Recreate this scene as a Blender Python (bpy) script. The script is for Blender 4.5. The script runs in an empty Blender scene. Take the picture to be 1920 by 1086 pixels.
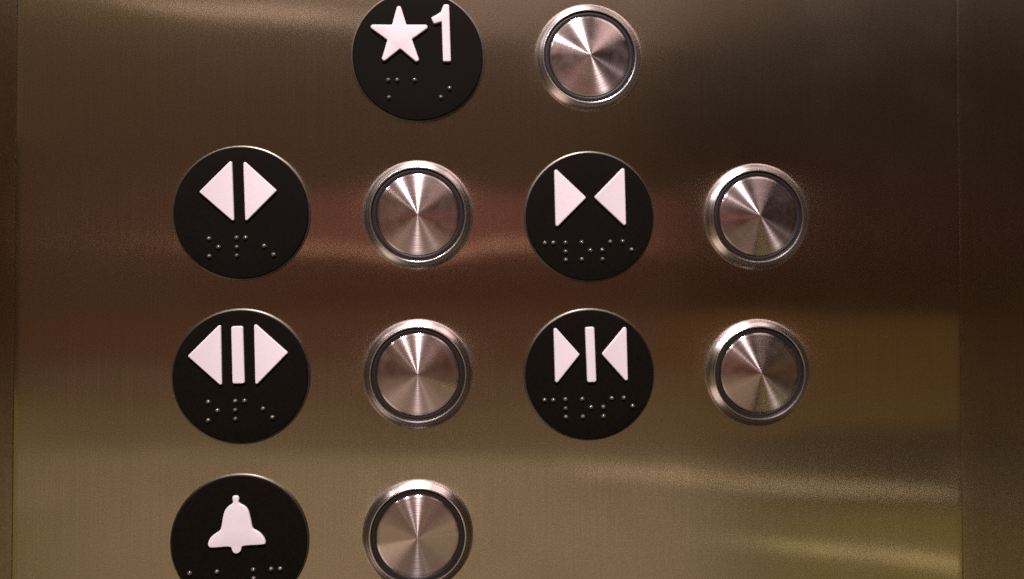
import bpy, bmesh, math, random
from mathutils import Matrix, Vector, noise

sc = bpy.context.scene
C = sc.collection
MM = 0.001
HEIGHT = 1.20            # height of the panel's centre above the floor of the car, metres


def P(x, y, z):
    """panel millimetres (x right, y up, z out of the panel) -> world metres"""
    return Vector((x * MM, -z * MM, HEIGHT + y * MM))


TO_WORLD = Matrix(((1, 0, 0), (0, 0, -1), (0, 1, 0)))      # panel axes -> world axes

# ---------------------------------------------------------------- camera
cam_data = bpy.data.cameras.new('camera')
cam = bpy.data.objects.new('camera', cam_data)
C.objects.link(cam)
sc.camera = cam
cam_data.sensor_width = 36.0
cam_data.lens = 28.125
cam_data.clip_start = 0.01
cam_data.clip_end = 50.0
CAM_ROT = Matrix(((0.99767, 0.0000547, -0.0682096), (-0.0012552, 0.9998451, -0.0175568), (0.0681981, 0.0176016, 0.9975165)))
cam.matrix_world = Matrix.Translation(P(-12.785, -2.409, 216.137)) @ (TO_WORLD @ CAM_ROT).to_4x4()
cam_data.dof.use_dof = True
cam_data.dof.focus_distance = 0.208
cam_data.dof.aperture_fstop = 5.6

# ---------------------------------------------------------------- world: the dim warm inside of the car
world = bpy.data.worlds.new('World')
sc.world = world
world.use_nodes = True
bg = world.node_tree.nodes['Background']
bg.inputs['Color'].default_value = (1.0, 0.52, 0.20, 1)
bg.inputs['Strength'].default_value = 0.006

sc.view_settings.view_transform = 'Standard'
sc.view_settings.look = 'None'
sc.view_settings.exposure = 0.0
sc.view_settings.gamma = 1.0
sc.view_settings.use_curve_mapping = False
sc.render.filter_size = 2.3
sc.cycles.use_denoising = False
sc.cycles.max_bounces = 8
sc.cycles.sample_clamp_indirect = 1.2


# ---------------------------------------------------------------- lamps
def area_lamp(name, at, aim, size, size_y, radiance, color, roll=0.0, shape='RECTANGLE', spread=180.0):
    """at/aim in panel millimetres, size in metres, radiance in scene units"""
    d = bpy.data.lights.new(name, 'AREA')
    d.shape = shape
    d.size = size
    d.size_y = size_y
    area = size * size_y * (math.pi / 4 if shape in ('DISK', 'ELLIPSE') else 1.0)
    d.energy = radiance * area * math.pi
    d.color = color
    d.spread = math.radians(spread)
    o = bpy.data.objects.new(name, d)
    C.objects.link(o)
    a, b = P(*at), P(*aim)
    q = (b - a).to_track_quat('-Z', 'Y')
    o.matrix_world = Matrix.Translation(a) @ q.to_matrix().to_4x4() @ Matrix.Rotation(roll, 4, 'Z')
    return o


# the three ceiling downlights whose streaks show in every turned steel cap
area_lamp('ceiling_lamp', (-63, 1100, 716), (0, 0, 0), 0.112, 0.112, 1120.0, (1.0, 0.86, 0.88), shape='DISK')
area_lamp('ceiling_lamp', (-605, 1100, 1453), (0, 0, 0), 0.09, 0.09, 380.0, (1.0, 0.86, 0.88), shape='DISK')
area_lamp('ceiling_lamp', (-1135, 1100, 1327), (0, 0, 0), 0.10, 0.10, 75.0, (1.0, 0.84, 0.84), shape='DISK')
# added lights stand in for the car, mirrored as broad bands in the steel
SOFT = [
    # x0, x1, y0, y1 (mm at 1.4 m in front of the panel), radiance, colour, roll degrees
    (-850, 520, -1000, -300, 0.36, (1.0, 0.74, 0.50), -1.5),     # stands in for the lit floor end, low
    (-950, 560, -1000, -210, 0.17, (1.0, 0.69, 0.42), 1.0),
    (-850, 500, -1000, -130, 0.15, (1.0, 0.60, 0.42), -1.0),
    (-1500, -750, -1000, -420, 0.14, (1.0, 0.72, 0.14), 5),      # yellowish, far left and low
    (-1500, -800, -1000, -180, 0.20, (1.0, 0.72, 0.14), -4),
    (620, 1350, -1000, -440, 0.16, (1.0, 0.80, 0.08), -4),       # olive, far right and low
    (-950, 480, -200, -20, 0.11, (1.0, 0.42, 0.25), 0),          # pinkish brown band
    (-500, 420, -160, -60, 0.12, (1.0, 0.40, 0.28), 0),
    (150, 1300, -260, -30, 0.11, (1.0, 0.52, 0.12), 0),          # orange band at the right
    (150, 950, -210, -70, 0.19, (1.0, 0.52, 0.12), 0),
    (150, 780, -165, -100, 0.20, (1.0, 0.52, 0.14), 0),
    (-420, 420, 100, 220, 0.24, (1.0, 0.36, 0.29), 0),           # red band across the middle
    (-500, 450, -20, 110, 0.07, (1.0, 0.34, 0.24), 0),
    (-950, 330, -50, 560, 0.085, (1.0, 0.56, 0.34), 0),          # dim brown glow behind it
    (-520, 420, 540, 900, 0.34, (1.0, 0.66, 0.54), -3),          # pale band at the top
    (-1350, 100, 330, 900, 0.12, (1.0, 0.70, 0.20), 0),          # olive, upper left
    (100, 600, 580, 900, 0.06, (1.0, 0.68, 0.14), 0),
]
for x0, x1, y0, y1, rad, col, roll in SOFT:
    area_lamp('added_soft_light', ((x0 + x1) / 2, (y0 + y1) / 2, 1400), ((x0 + x1) / 2, (y0 + y1) / 2, 0),
              (x1 - x0) * MM, (y1 - y0) * MM, rad, col, math.radians(roll))
area_lamp('added_soft_light', (620, 1000, 800), (0, 0, 0), 0.55, 0.55, 2.2, (1.0, 0.72, 0.70))  # added light for the soft upper right fan on the caps
area_lamp('added_soft_light', (-750, -800, 800), (0, 0, 0), 0.6, 0.5, 1.2, (1.0, 0.74, 0.62))  # added light for the soft lower left fan on the caps
# added strips of light that draw thin bright edges in the panel
for (xa, ya), (xb, yb), w, rad, col in [
    ((-661, 593), (-120, 540), 12, 1.5, (1.0, 0.74, 0.65)),
    ((249, -330), (1039, -401), 8, 1.6, (1.0, 0.76, 0.5)),
    ((640, -484), (1100, -560), 14, 1.4, (1.0, 0.80, 0.5)),
    ((-520, 112), (240, 116), 8, 1.2, (1.0, 0.58, 0.42)),
]:
    L = math.hypot(xb - xa, yb - ya)
    area_lamp('added_strip_light', ((xa + xb) / 2, (ya + yb) / 2, 1380), ((xa + xb) / 2, (ya + yb) / 2, 0),
              L * MM, w * MM, rad, col, math.atan2(yb - ya, xb - xa))


# ---------------------------------------------------------------- materials
def new_mat(name):
    m = bpy.data.materials.new(name)
    m.use_nodes = True
    nt = m.node_tree
    return m, nt, nt.nodes['Principled BSDF']


def setv(b, **kw):
    for k, v in kw.items():
        b.inputs[k.replace('_', ' ')].default_value = v


def grain(nt, scale, stretch=(1, 1, 1), detail=2.0):
    tc = nt.nodes.new('ShaderNodeTexCoord')
    mp = nt.nodes.new('ShaderNodeMapping')
    mp.inputs['Scale'].default_value = stretch
    n = nt.nodes.new('ShaderNodeTexNoise')
    n.inputs['Scale'].default_value = scale
    n.inputs['Detail'].default_value = detail
    nt.links.new(tc.outputs['Object'], mp.inputs['Vector'])
    nt.links.new(mp.outputs['Vector'], n.inputs['Vector'])
    return n


def remap(nt, sock, a, b, lo=0.3, hi=0.7):
    r = nt.nodes.new('ShaderNodeMapRange')
    r.inputs['From Min'].default_value = lo
    r.inputs['From Max'].default_value = hi
    r.inputs['To Min'].default_value = a
    r.inputs['To Max'].default_value = b
    nt.links.new(sock, r.inputs['Value'])
    return r.outputs['Result']


def brushed_steel(name, base, r_fine, r_broad, mixfac):
    """vertical brushing: two anisotropic lobes that spread reflections sideways"""
    m, nt, b1 = new_mat(name)
    out = nt.nodes['Material Output']
    b2 = nt.nodes.new('ShaderNodeBsdfPrincipled')
    tan = nt.nodes.new('ShaderNodeCombineXYZ')
    tan.inputs[0].default_value = 1.0
    speck = grain(nt, 2600.0, detail=3.0)
    smear = grain(nt, 9.0, (1.0, 2.2, 1.0), detail=4.0)
    lines = grain(nt, 900.0, (4.0, 0.03, 1.0), detail=2.0)
    val = nt.nodes.new('ShaderNodeMath'); val.operation = 'MULTIPLY'
    nt.links.new(remap(nt, speck.outputs['Fac'], 0.80, 1.20), val.inputs[0])
    nt.links.new(remap(nt, lines.outputs['Fac'], 0.94, 1.06), val.inputs[1])
    colr = nt.nodes.new('ShaderNodeMix'); colr.data_type = 'RGBA'; colr.blend_type = 'MULTIPLY'
    colr.inputs['Factor'].default_value = 1.0
    colr.inputs[6].default_value = (*base, 1)
    nt.links.new(val.outputs[0], colr.inputs[7])
    for b, r in ((b1, r_fine), (b2, r_broad)):
        setv(b, Metallic=1.0, Anisotropic=1.0)
        nt.links.new(tan.outputs[0], b.inputs['Tangent'])
        nt.links.new(colr.outputs[2], b.inputs['Base Color'])
        nt.links.new(remap(nt, smear.outputs['Fac'], r * 0.92, r * 1.1), b.inputs['Roughness'])
    mix = nt.nodes.new('ShaderNodeMixShader')
    patch = grain(nt, 38.0, (1.0, 1.3, 1.0), detail=5.0)      # finger smears
    nt.links.new(remap(nt, patch.outputs['Fac'], mixfac - 0.03, mixfac + 0.15, 0.48, 0.74), mix.inputs[0])
    nt.links.new(b1.outputs[0], mix.inputs[1])
    nt.links.new(b2.outputs[0], mix.inputs[2])
    nt.links.new(mix.outputs[0], out.inputs['Surface'])
    return m


def turned_steel(name, base, rough, aniso, rotation, haze=0.0):
    """lathe-turned face: circular grooves give radial streaks"""
    m, nt, b = new_mat(name)
    t = nt.nodes.new('ShaderNodeTangent')
    t.direction_type = 'RADIAL'
    t.axis = 'Z'
    nt.links.new(t.outputs[0], b.inputs['Tangent'])
    setv(b, Metallic=1.0, Roughness=rough, Anisotropic=aniso, Anisotropic_Rotation=rotation)
    # roughness and tone vary from groove to groove
    tc = nt.nodes.new('ShaderNodeTexCoord')
    sep = nt.nodes.new('ShaderNodeSeparateXYZ')
    nt.links.new(tc.outputs['Object'], sep.inputs[0])
    com = nt.nodes.new('ShaderNodeCombineXYZ')
    nt.links.new(sep.outputs[0], com.inputs[0]); nt.links.new(sep.outputs[1], com.inputs[1])
    ln = nt.nodes.new('ShaderNodeVectorMath'); ln.operation = 'LENGTH'
    nt.links.new(com.outputs[0], ln.inputs[0])
    n = nt.nodes.new('ShaderNodeTexNoise'); n.noise_dimensions = '1D'
    n.inputs['Scale'].default_value = 4000.0
    n.inputs['Detail'].default_value = 1.0
    nt.links.new(ln.outputs['Value'], n.inputs['W'])
    sp = grain(nt, 1600.0, detail=2.0)
    mu = nt.nodes.new('ShaderNodeMath'); mu.operation = 'MULTIPLY'
    nt.links.new(remap(nt, n.outputs['Fac'], 0.9, 1.08), mu.inputs[0])
    nt.links.new(remap(nt, sp.outputs['Fac'], 0.95, 1.05), mu.inputs[1])
    colr = nt.nodes.new('ShaderNodeMix'); colr.data_type = 'RGBA'; colr.blend_type = 'MULTIPLY'
    colr.inputs['Factor'].default_value = 1.0
    colr.inputs[6].default_value = (*base, 1)
    nt.links.new(mu.outputs[0], colr.inputs[7])
    nt.links.new(colr.outputs[2], b.inputs['Base Color'])
    nt.links.new(remap(nt, n.outputs['Fac'], rough * 0.9, rough * 1.1), b.inputs['Roughness'])
    if haze:                                                 # fine scatter from handling marks
        b2 = nt.nodes.new('ShaderNodeBsdfPrincipled')
        setv(b2, Metallic=1.0, Roughness=0.52)
        nt.links.new(colr.outputs[2], b2.inputs['Base Color'])
        mix = nt.nodes.new('ShaderNodeMixShader')
        oi = nt.nodes.new('ShaderNodeObjectInfo')
        sm = nt.nodes.new('ShaderNodeTexNoise'); sm.noise_dimensions = '4D'
        sm.inputs['Scale'].default_value = 170.0
        sm.inputs['Detail'].default_value = 4.0
        sm.inputs['Distortion'].default_value = 0.8
        w = nt.nodes.new('ShaderNodeMath'); w.operation = 'MULTIPLY'; w.inputs[1].default_value = 60.0
        nt.links.new(oi.outputs['Random'], w.inputs[0])
        nt.links.new(w.outputs[0], sm.inputs['W'])
        nt.links.new(tc.outputs['Object'], sm.inputs['Vector'])
        nt.links.new(remap(nt, sm.outputs['Fac'], haze * 0.35, haze * 1.9, 0.4, 0.65), mix.inputs[0])
        nt.links.new(b.outputs[0], mix.inputs[1])
        nt.links.new(b2.outputs[0], mix.inputs[2])
        nt.links.new(mix.outputs[0], nt.nodes['Material Output'].inputs['Surface'])
    return m


def plastic(name, col, rough, speck=0.12, scale=2200.0, spec=0.5, metallic=0.0):
    m, nt, b = new_mat(name)
    sp = grain(nt, scale, detail=3.0)
    colr = nt.nodes.new('ShaderNodeMix'); colr.data_type = 'RGBA'; colr.blend_type = 'MULTIPLY'
    colr.inputs['Factor'].default_value = 1.0
    colr.inputs[6].default_value = (*col, 1)
    nt.links.new(remap(nt, sp.outputs['Fac'], 1 - speck, 1 + speck), colr.inputs[7])
    nt.links.new(colr.outputs[2], b.inputs['Base Color'])
    nt.links.new(remap(nt, sp.outputs['Fac'], rough * 0.92, rough * 1.08), b.inputs['Roughness'])
    setv(b, Specular_IOR_Level=spec, Metallic=metallic)
    return m


M_PANEL = brushed_steel('brushed_steel', (0.66, 0.585, 0.475), 0.12, 0.36, 0.55)
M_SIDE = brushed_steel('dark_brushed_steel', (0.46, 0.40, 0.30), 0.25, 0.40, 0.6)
M_CAP = turned_steel('turned_steel', (0.68, 0.585, 0.575), 0.22, 1.0, 0.25, 0.05)
M_BEZEL = turned_steel('polished_turned_steel', (0.80, 0.74, 0.71), 0.28, 0.65, 0.25)
M_RIM = turned_steel('rim_steel', (0.17, 0.155, 0.13), 0.45, 0.5, 0.25)
M_GROOVE = plastic('dark_groove', (0.008, 0.007, 0.007), 0.5, spec=0.3)
M_BLACK = plastic('black_plate', (0.0032, 0.0024, 0.0013), 0.7, speck=0.35, scale=1500.0, spec=0.06)
M_WHITE = plastic('white_inlay', (0.62, 0.565, 0.59), 0.45, speck=0.03)
M_DOT = plastic('braille_bead', (0.07, 0.065, 0.058), 0.2, speck=0.2, spec=0.9)
M_DOT_WORN = plastic('braille_bead_dull', (0.045, 0.042, 0.03), 0.3, speck=0.2)


# ---------------------------------------------------------------- mesh helpers (all in local metres, z out of the panel)
def finish(name, bm, mat, parent=None, loc=(0, 0, 0), smooth=True, sharp=40):
    me = bpy.data.meshes.new(name)
    bmesh.ops.recalc_face_normals(bm, faces=bm.faces)
    for f in bm.faces:
        f.smooth = smooth
    if smooth and sharp:
        for e in bm.edges:
            if len(e.link_faces) == 2 and e.calc_face_angle(0) > math.radians(sharp):
                e.smooth = False
    bm.to_mesh(me)
    bm.free()
    me.materials.append(mat)
    return link(name, me, parent, loc)


def link(name, me, parent=None, loc=(0, 0, 0)):
    o = bpy.data.objects.new(name, me)
    C.objects.link(o)
    o.location = loc
    if parent:
        o.parent = parent
    return o


def lathe(profile, segs=96):
    """profile: (radius mm, z mm) from one end to the other; a radius of 0 closes the end"""
    bm = bmesh.new()
    rings = []
    for r, z in profile:
        if r <= 1e-6:
            rings.append([bm.verts.new((0, 0, z * MM))])
        else:
            rings.append([bm.verts.new((r * MM * math.cos(2 * math.pi * i / segs), r * MM * math.sin(2 * math.pi * i / segs), z * MM)) for i in range(segs)])
    for a, b in zip(rings, rings[1:]):
        for i in range(segs):
            j = (i + 1) % segs
            if len(a) == 1:
                bm.faces.new((a[0], b[i], b[j]))
            elif len(b) == 1:
                bm.faces.new((a[i], a[j], b[0]))
            else:
                bm.faces.new((a[i], a[j], b[j], b[i]))
    return bm


def arc(cx, cz, r, a0, a1, n=6):
    return [(cx + r * math.cos(math.radians(a0 + (a1 - a0) * i / n)), cz + r * math.sin(math.radians(a0 + (a1 - a0) * i / n))) for i in range(n + 1)]


def rounded(pts, r, n=7):
    """round each corner of a polygon; concave corners get a tight fillet"""
    out = []
    k = len(pts)
    area = sum(pts[i][0] * pts[(i + 1) % k][1] - pts[(i + 1) % k][0] * pts[i][1] for i in range(k))
    for i in range(k):
        p = Vector(pts[i]); a = Vector(pts[i - 1]) - p; b = Vector(pts[(i + 1) % k]) - p
        la, lb = a.length, b.length
        a.normalize(); b.normalize()
        ang = a.angle(b)
        cr = (p - Vector(pts[i - 1])).cross(Vector(pts[(i + 1) % k]) - p)
        rr = r if cr * area > 0 else r * 0.35
        t = min(rr / math.tan(ang / 2), 0.45 * la, 0.45 * lb)
        rr = t * math.tan(ang / 2)
        p0, p1 = p + a * t, p + b * t
        c = p + (a + b).normalized() * (rr / math.sin(ang / 2))
        v0, v1 = p0 - c, p1 - c
        d = v0.angle_signed(v1)
        for j in range(n + 1):
            s = -d * j / n
            out.append((c.x + v0.x * math.cos(s) - v0.y * math.sin(s), c.y + v0.x * math.sin(s) + v0.y * math.cos(s)))
    return out


def chaikin(pts, it=2):
    for _ in range(it):
        q = []
        for i in range(len(pts)):
            a, b = pts[i], pts[(i + 1) % len(pts)]
            q += [(a[0] * .75 + b[0] * .25, a[1] * .75 + b[1] * .25), (a[0] * .25 + b[0] * .75, a[1] * .25 + b[1] * .75)]
        pts = q
    return pts


def relief(pts, z0, z1, bev):
    """raised symbol with softly rounded shoulders"""
    k = len(pts)
    area = sum(pts[i][0] * pts[(i + 1) % k][1] - pts[(i + 1) % k][0] * pts[i][1] for i in range(k))
    if area < 0:
        pts = pts[::-1]
    nor = []
    for i in range(k):
        t = Vector(pts[(i + 1) % k]) - Vector(pts[i - 1])
        nor.append(Vector((-t.y, t.x)).normalized())          # inward
    bm = bmesh.new()
    rings = []
    for off, z in [(0, z0), (0, z1 - bev)] + [(bev * (1 - math.cos(a)), z1 - bev + bev * math.sin(a)) for a in (0.4, 0.8, 1.2, 1.5708)]:
        rings.append([bm.verts.new(((p[0] + n.x * off) * MM, (p[1] + n.y * off) * MM, z * MM)) for p, n in zip(pts, nor)])
    for a, b in zip(rings, rings[1:]):
        for i in range(k):
            j = (i + 1) % k
            bm.faces.new((a[i], a[j], b[j], b[i]))
    top = bm.faces.new(rings[-1])
    bot = bm.faces.new(rings[0][::-1])
    bm.normal_update()
    bmesh.ops.triangulate(bm, faces=[top, bot])
    return bm


def thing(name, label, cat, x, y, group=None, rot=0.0):
    o = bpy.data.objects.new(name, None)
    C.objects.link(o)
    o.empty_display_size = 0.01
    o.location = P(x, y, 0)
    o.rotation_euler = (math.radians(90), 0, 0)
    o['label'] = label
    o['category'] = cat
    if group:
        o['group'] = group
    return o

# ---------------------------------------------------------------- measured layout (panel millimetres)
PLATES = {"star": {"c": [-23.36, 64.26], "dots": [[-7.877, -6.782], [-5.497, -6.739], [-0.853, -6.656], [-7.682, -11.467], [6.172, -11.145], [8.477, -8.719]], "glyphs": [["star_symbol", 0.636, [[-5.087, 14.725], [-3.011, 8.103], [3.999, 8.262], [-1.532, 4.166], [1.049, -3.148], [-4.664, 1.561], [-10.096, -2.949], [-8.108, 3.867], [-13.824, 7.89], [-6.863, 8.016]]], ["numeral", 0.413, [[6.899, 13.811], [8.383, 13.847], [8.89, -1.662], [6.713, -1.704], [6.395, 9.081], [4.282, 8.428], [3.494, 10.161], [4.912, 10.894], [6.173, 11.816]]]]}, "open": {"c": [-69.67, 21.65], "dots": [[-8.244, -6.905], [-5.795, -9.139], [-8.149, -11.534], [-1.169, -6.658], [1.173, -6.611], [-1.087, -9.122], [-1.076, -11.369], [5.984, -8.807], [8.416, -11.088]], "glyphs": [["left_arrow", 0.408, [[-10.76, 5.329], [-2.328, 14.033], [-1.611, -2.711]]], ["right_arrow", 0.408, [[0.58, 13.883], [9.403, 5.86], [1.188, -2.695]]]]}, "close": {"c": [23.17, 21.24], "dots": [[-12.324, -7.326], [-10.015, -7.245], [-6.726, -7.196], [-6.696, -9.606], [-6.629, -11.871], [-2.306, -7.071], [0.047, -9.26], [-2.247, -11.68], [3.32, -9.141], [3.421, -11.666], [5.55, -6.895], [8.981, -6.773], [11.386, -9.006]], "glyphs": [["right_arrow", 0.501, [[-9.802, 13.241], [-0.993, 5.038], [-9.478, -3.47]]], ["left_arrow", 0.501, [[1.004, 5.161], [9.449, 13.803], [9.86, -3.082]]]]}, "hold": {"c": [-69.63, -21.53], "dots": [[-8.262, -6.61], [-5.857, -8.861], [-8.237, -11.385], [-1.319, -6.425], [1.085, -6.376], [-1.343, -8.8], [-1.262, -11.103], [5.842, -8.477], [8.302, -10.776]], "glyphs": [["left_arrow", 0.408, [[-13.467, 5.49], [-5.012, 14.078], [-4.576, -2.647]]], ["bar_symbol", 0.593, [[-2.363, 13.241], [0.675, 13.339], [1.239, -1.796], [-1.938, -1.842]]], ["right_arrow", 0.408, [[3.503, 14.233], [12.38, 6.246], [3.93, -2.538]]]]}, "nudge": {"c": [23.01, -21.64], "dots": [[-12.323, -6.816], [-9.986, -6.839], [-6.673, -6.691], [-6.643, -9.156], [-6.54, -11.442], [-2.087, -6.627], [0.294, -8.869], [-1.92, -11.385], [3.665, -8.831], [3.693, -11.339], [5.924, -6.487], [9.271, -6.411], [11.704, -8.661]], "glyphs": [["right_arrow", 0.501, [[-9.918, 13.403], [-2.766, 5.434], [-9.523, -2.946]]], ["bar_symbol", 0.573, [[-1.336, 12.839], [1.162, 12.938], [1.695, -2.037], [-0.801, -2.125]]], ["left_arrow", 0.501, [[3.131, 5.545], [9.954, 13.629], [10.366, -2.536]]]]}, "bell": {"c": [-69.78, -64.94], "dots": [[-12.613, -7.662], [-5.658, -7.436], [3.639, -7.133], [8.244, -7.058], [10.591, -7.034], [3.753, -9.426]], "glyphs": [["bell_symbol", 0.0, [[-1.48, 12.387], [-0.263, 12.366], [0.078, 11.622], [-0.1, 10.704], [0.265, 10.25], [1.356, 9.756], [2.294, 8.816], [2.767, 7.358], [3.218, 5.243], [3.536, 3.656], [4.577, 3.187], [5.801, 2.293], [6.691, 0.957], [6.981, -0.235], [6.281, -0.588], [0.782, -0.653], [0.735, -1.677], [0.324, -2.456], [-0.658, -2.828], [-1.435, -2.417], [-1.801, -1.621], [-1.934, -0.751], [-6.656, -1.12], [-7.507, -0.971], [-7.949, -0.175], [-7.518, 1.258], [-6.288, 2.492], [-4.667, 3.351], [-4.314, 5.129], [-4.065, 6.964], [-3.609, 8.664], [-2.58, 9.775], [-1.755, 10.286], [-1.472, 10.729], [-1.761, 11.655]]]]}}
BUTTONS = {"b1": [23.17, 64.82], "b2": [-23.27, 21.4], "b3": [-23.22, -21.28], "b4": [69.84, 21.52], "b5": [69.99, -21.53], "b6": [-23.26, -64.19]}

# ---------------------------------------------------------------- the panel: brushed sheet steel, very slightly dished round each button
X0, X1, Y0, Y1 = -127.6, 128.5, -150.0, 150.0


def panel_height(x, y):
    z = 0.0
    for bx, by in BUTTONS.values():
        r = math.hypot(x - bx, y - by)
        if r < 60:
            z -= 0.10 * math.exp(-max(r - 13.0, 0.0) / 7.0)
    z += 0.10 * noise.noise((x / 70.0, y / 48.0, 3.1)) + 0.03 * noise.noise((x / 31.0, y / 27.0, 9.7))
    return z


def sheet(x0, x1, y0, y1, step, hfun, edge=0.25, depth=5.0, tilt=0.0):
    """a sheet with rolled left and right edges and a folded return behind them"""
    bm = bmesh.new()
    nx = max(2, int((x1 - x0 - 2 * edge) / step)); ny = max(2, int((y1 - y0) / step))
    cols = []
    for a in (0, 15, 30, 45, 60, 75):
        cols.append((x0 + edge - edge * math.cos(math.radians(a)), -edge + edge * math.sin(math.radians(a))))
    for i in range(nx + 1):
        cols.append((x0 + edge + (x1 - x0 - 2 * edge) * i / nx, 0.0))
    for a in (75, 60, 45, 30, 15, 0):
        cols.append((x1 - edge + edge * math.cos(math.radians(a)), -edge + edge * math.sin(math.radians(a))))
    cols = [(x0, -depth)] + cols + [(x1, -depth)]
    g = []
    for x, dz in cols:
        g.append([bm.verts.new((x * MM, (y0 + (y1 - y0) * j / ny) * MM, (dz + hfun(x, y0 + (y1 - y0) * j / ny)) * MM)) for j in range(ny + 1)])
    for a, b in zip(g, g[1:]):
        for j in range(ny):
            bm.faces.new((a[j], b[j], b[j + 1], a[j + 1]))
    bm.faces.new(g[0][::-1] + g[-1])                         # back
    bm.faces.new([c[0] for c in g][::-1])
    bm.faces.new([c[-1] for c in g])
    return bm


panel = finish('steel_panel', sheet(X0, X1, Y0, Y1, 1.5, panel_height), M_PANEL, sharp=50)
panel.location = P(0, 0, 0)
panel.rotation_euler = (math.radians(90), 0, 0)
panel['kind'] = 'structure'
panel['label'] = 'brushed stainless steel panel that carries the buttons and black plates'
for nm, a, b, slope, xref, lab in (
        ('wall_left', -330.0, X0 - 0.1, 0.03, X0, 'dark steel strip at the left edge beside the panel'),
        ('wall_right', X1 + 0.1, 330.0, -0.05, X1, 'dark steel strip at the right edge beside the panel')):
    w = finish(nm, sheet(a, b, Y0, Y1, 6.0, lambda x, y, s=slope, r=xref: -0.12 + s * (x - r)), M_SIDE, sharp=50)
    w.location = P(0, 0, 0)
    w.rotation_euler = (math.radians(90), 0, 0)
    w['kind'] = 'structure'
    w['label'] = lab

# ---------------------------------------------------------------- black braille plates
PLATE_LABEL = {
    'star': 'black round plate with white star and numeral 1',
    'open': 'black round plate with two white arrowheads pointing apart, no bar between them',
    'close': 'black round plate with two white arrowheads pointing at each other, no bar between them',
    'hold': 'black round plate with arrowheads pointing apart on both sides of a white bar',
    'nudge': 'black round plate with arrowheads pointing inward at a white bar',
    'bell': 'black round plate with white alarm bell symbol',
}
R = 17.5
rim_me = face_me = None
dot_me = {}


def bead(mat):
    prof = [(0.0, 0.6)] + [(0.62 * math.sin(a), 0.6 * math.cos(a)) for a in (0.3, 0.6, 0.9, 1.2, 1.45)] + [(0.64, -0.2), (0.0, -0.2)]
    o = finish('braille_dot', lathe(prof, 14), mat)
    me = o.data
    bpy.data.objects.remove(o)
    return me


dot_me['plain'] = bead(M_DOT)
dot_me['worn'] = bead(M_DOT_WORN)
WORN = {('open', 5), ('open', 6), ('hold', 6), ('hold', 5), ('nudge', 3), ('close', 9)}
for key, d in PLATES.items():
    t = thing('braille_plate', PLATE_LABEL[key], 'plate', d['c'][0], d['c'][1], 'round black braille plates')
    if rim_me is None:
        o = finish('rim', lathe([(16.5, -0.6), (17.95, -0.6), (17.95, 0.15)] + arc(17.65, 0.15, 0.3, 0, 60, 3) + [(17.4, 0.5), (17.3, 0.5), (16.5, 0.5), (16.5, -0.6)], 128), M_RIM, t)
        rim_me = o.data
        o = finish('face', lathe([(0, -0.4), (17.48, -0.4), (17.48, 0.7)] + arc(17.13, 0.7, 0.35, 0, 90, 6) + [(12.0, 1.07), (6.0, 1.08), (0, 1.08)], 128), M_BLACK, t)
        face_me = o.data
    else:
        link('rim', rim_me, t)
        link('face', face_me, t)
    for name, rad, pts in d['glyphs']:
        pl = rounded([tuple(p) for p in pts], rad) if rad else chaikin([tuple(p) for p in pts])
        finish(name, relief(pl, 0.8, 1.75, 0.28), M_WHITE, t, sharp=55)
    for i, (x, y) in enumerate(d['dots']):
        link('braille_dot', dot_me['worn' if (key, i) in WORN else 'plain'], t, (x * MM, y * MM, 1.07 * MM))

# ---------------------------------------------------------------- push buttons
BUTTON_LABEL = {
    'b1': 'round steel push button in the top row, right of the star plate',
    'b2': 'round steel push button beside the plate with arrowheads pointing apart and no bar',
    'b3': 'round steel push button beside the plate with outward arrowheads around a bar',
    'b4': 'round steel push button beside the plate with inward arrowheads and no bar',
    'b5': 'round steel push button beside the plate with inward arrowheads around a bar',
    'b6': 'round steel push button beside the alarm bell plate',
}
bez_prof = ([(12.42, -0.6), (14.75, -0.6), (14.75, 0.2), (14.62, 0.5), (14.4, 0.75), (14.1, 1.0), (13.7, 1.26), (13.3, 1.5), (12.95, 1.7)]
             + arc(12.75, 1.55, 0.25, 65, 90, 3)
            + [(12.62, 1.8), (12.51, 1.76), (12.46, 1.6)] + [(12.44, 0.9), (12.42, -0.6)])
cap_prof = ([(0, 3.05)] + [(r, 3.05 - 0.14 * r) for r in (0.4, 0.9, 1.5, 3, 4.5, 6, 7.5, 9, 10.2, 10.8)]
            + [(10.92, 1.46), (10.95, 1.35), (10.95, 0.6), (10.95, -0.4), (0, -0.4)])
seal_prof = [(10.8, -0.5), (12.5, -0.5), (12.5, 0.93)] + [(11.65 + 0.78 * math.cos(math.radians(a)), 0.98 + 0.42 * math.sin(math.radians(a))) for a in (10, 35, 60, 90, 120, 145, 170)] + [(10.8, 0.93), (10.8, -0.5)]
shared = None
rng = random.Random(5)
for k, (x, y) in BUTTONS.items():
    t = thing('push_button', BUTTON_LABEL[k], 'button', x, y, 'round steel push buttons')
    if shared is None:
        shared = [finish('bezel', lathe(bez_prof, 128), M_BEZEL, t).data,
                  finish('seal_ring', lathe(seal_prof, 128), M_GROOVE, t).data,
                  finish('cap', lathe(cap_prof, 128), M_CAP, t).data]
    else:
        for n, me in zip(('bezel', 'seal_ring', 'cap'), shared):
            link(n, me, t)
    cap = [c for c in t.children if c.name.split('.')[0] == 'cap'][0]
    cap.rotation_euler = (rng.uniform(-0.010, 0.010), rng.uniform(-0.010, 0.010), rng.uniform(0, 6.28))   # caps never sit quite square
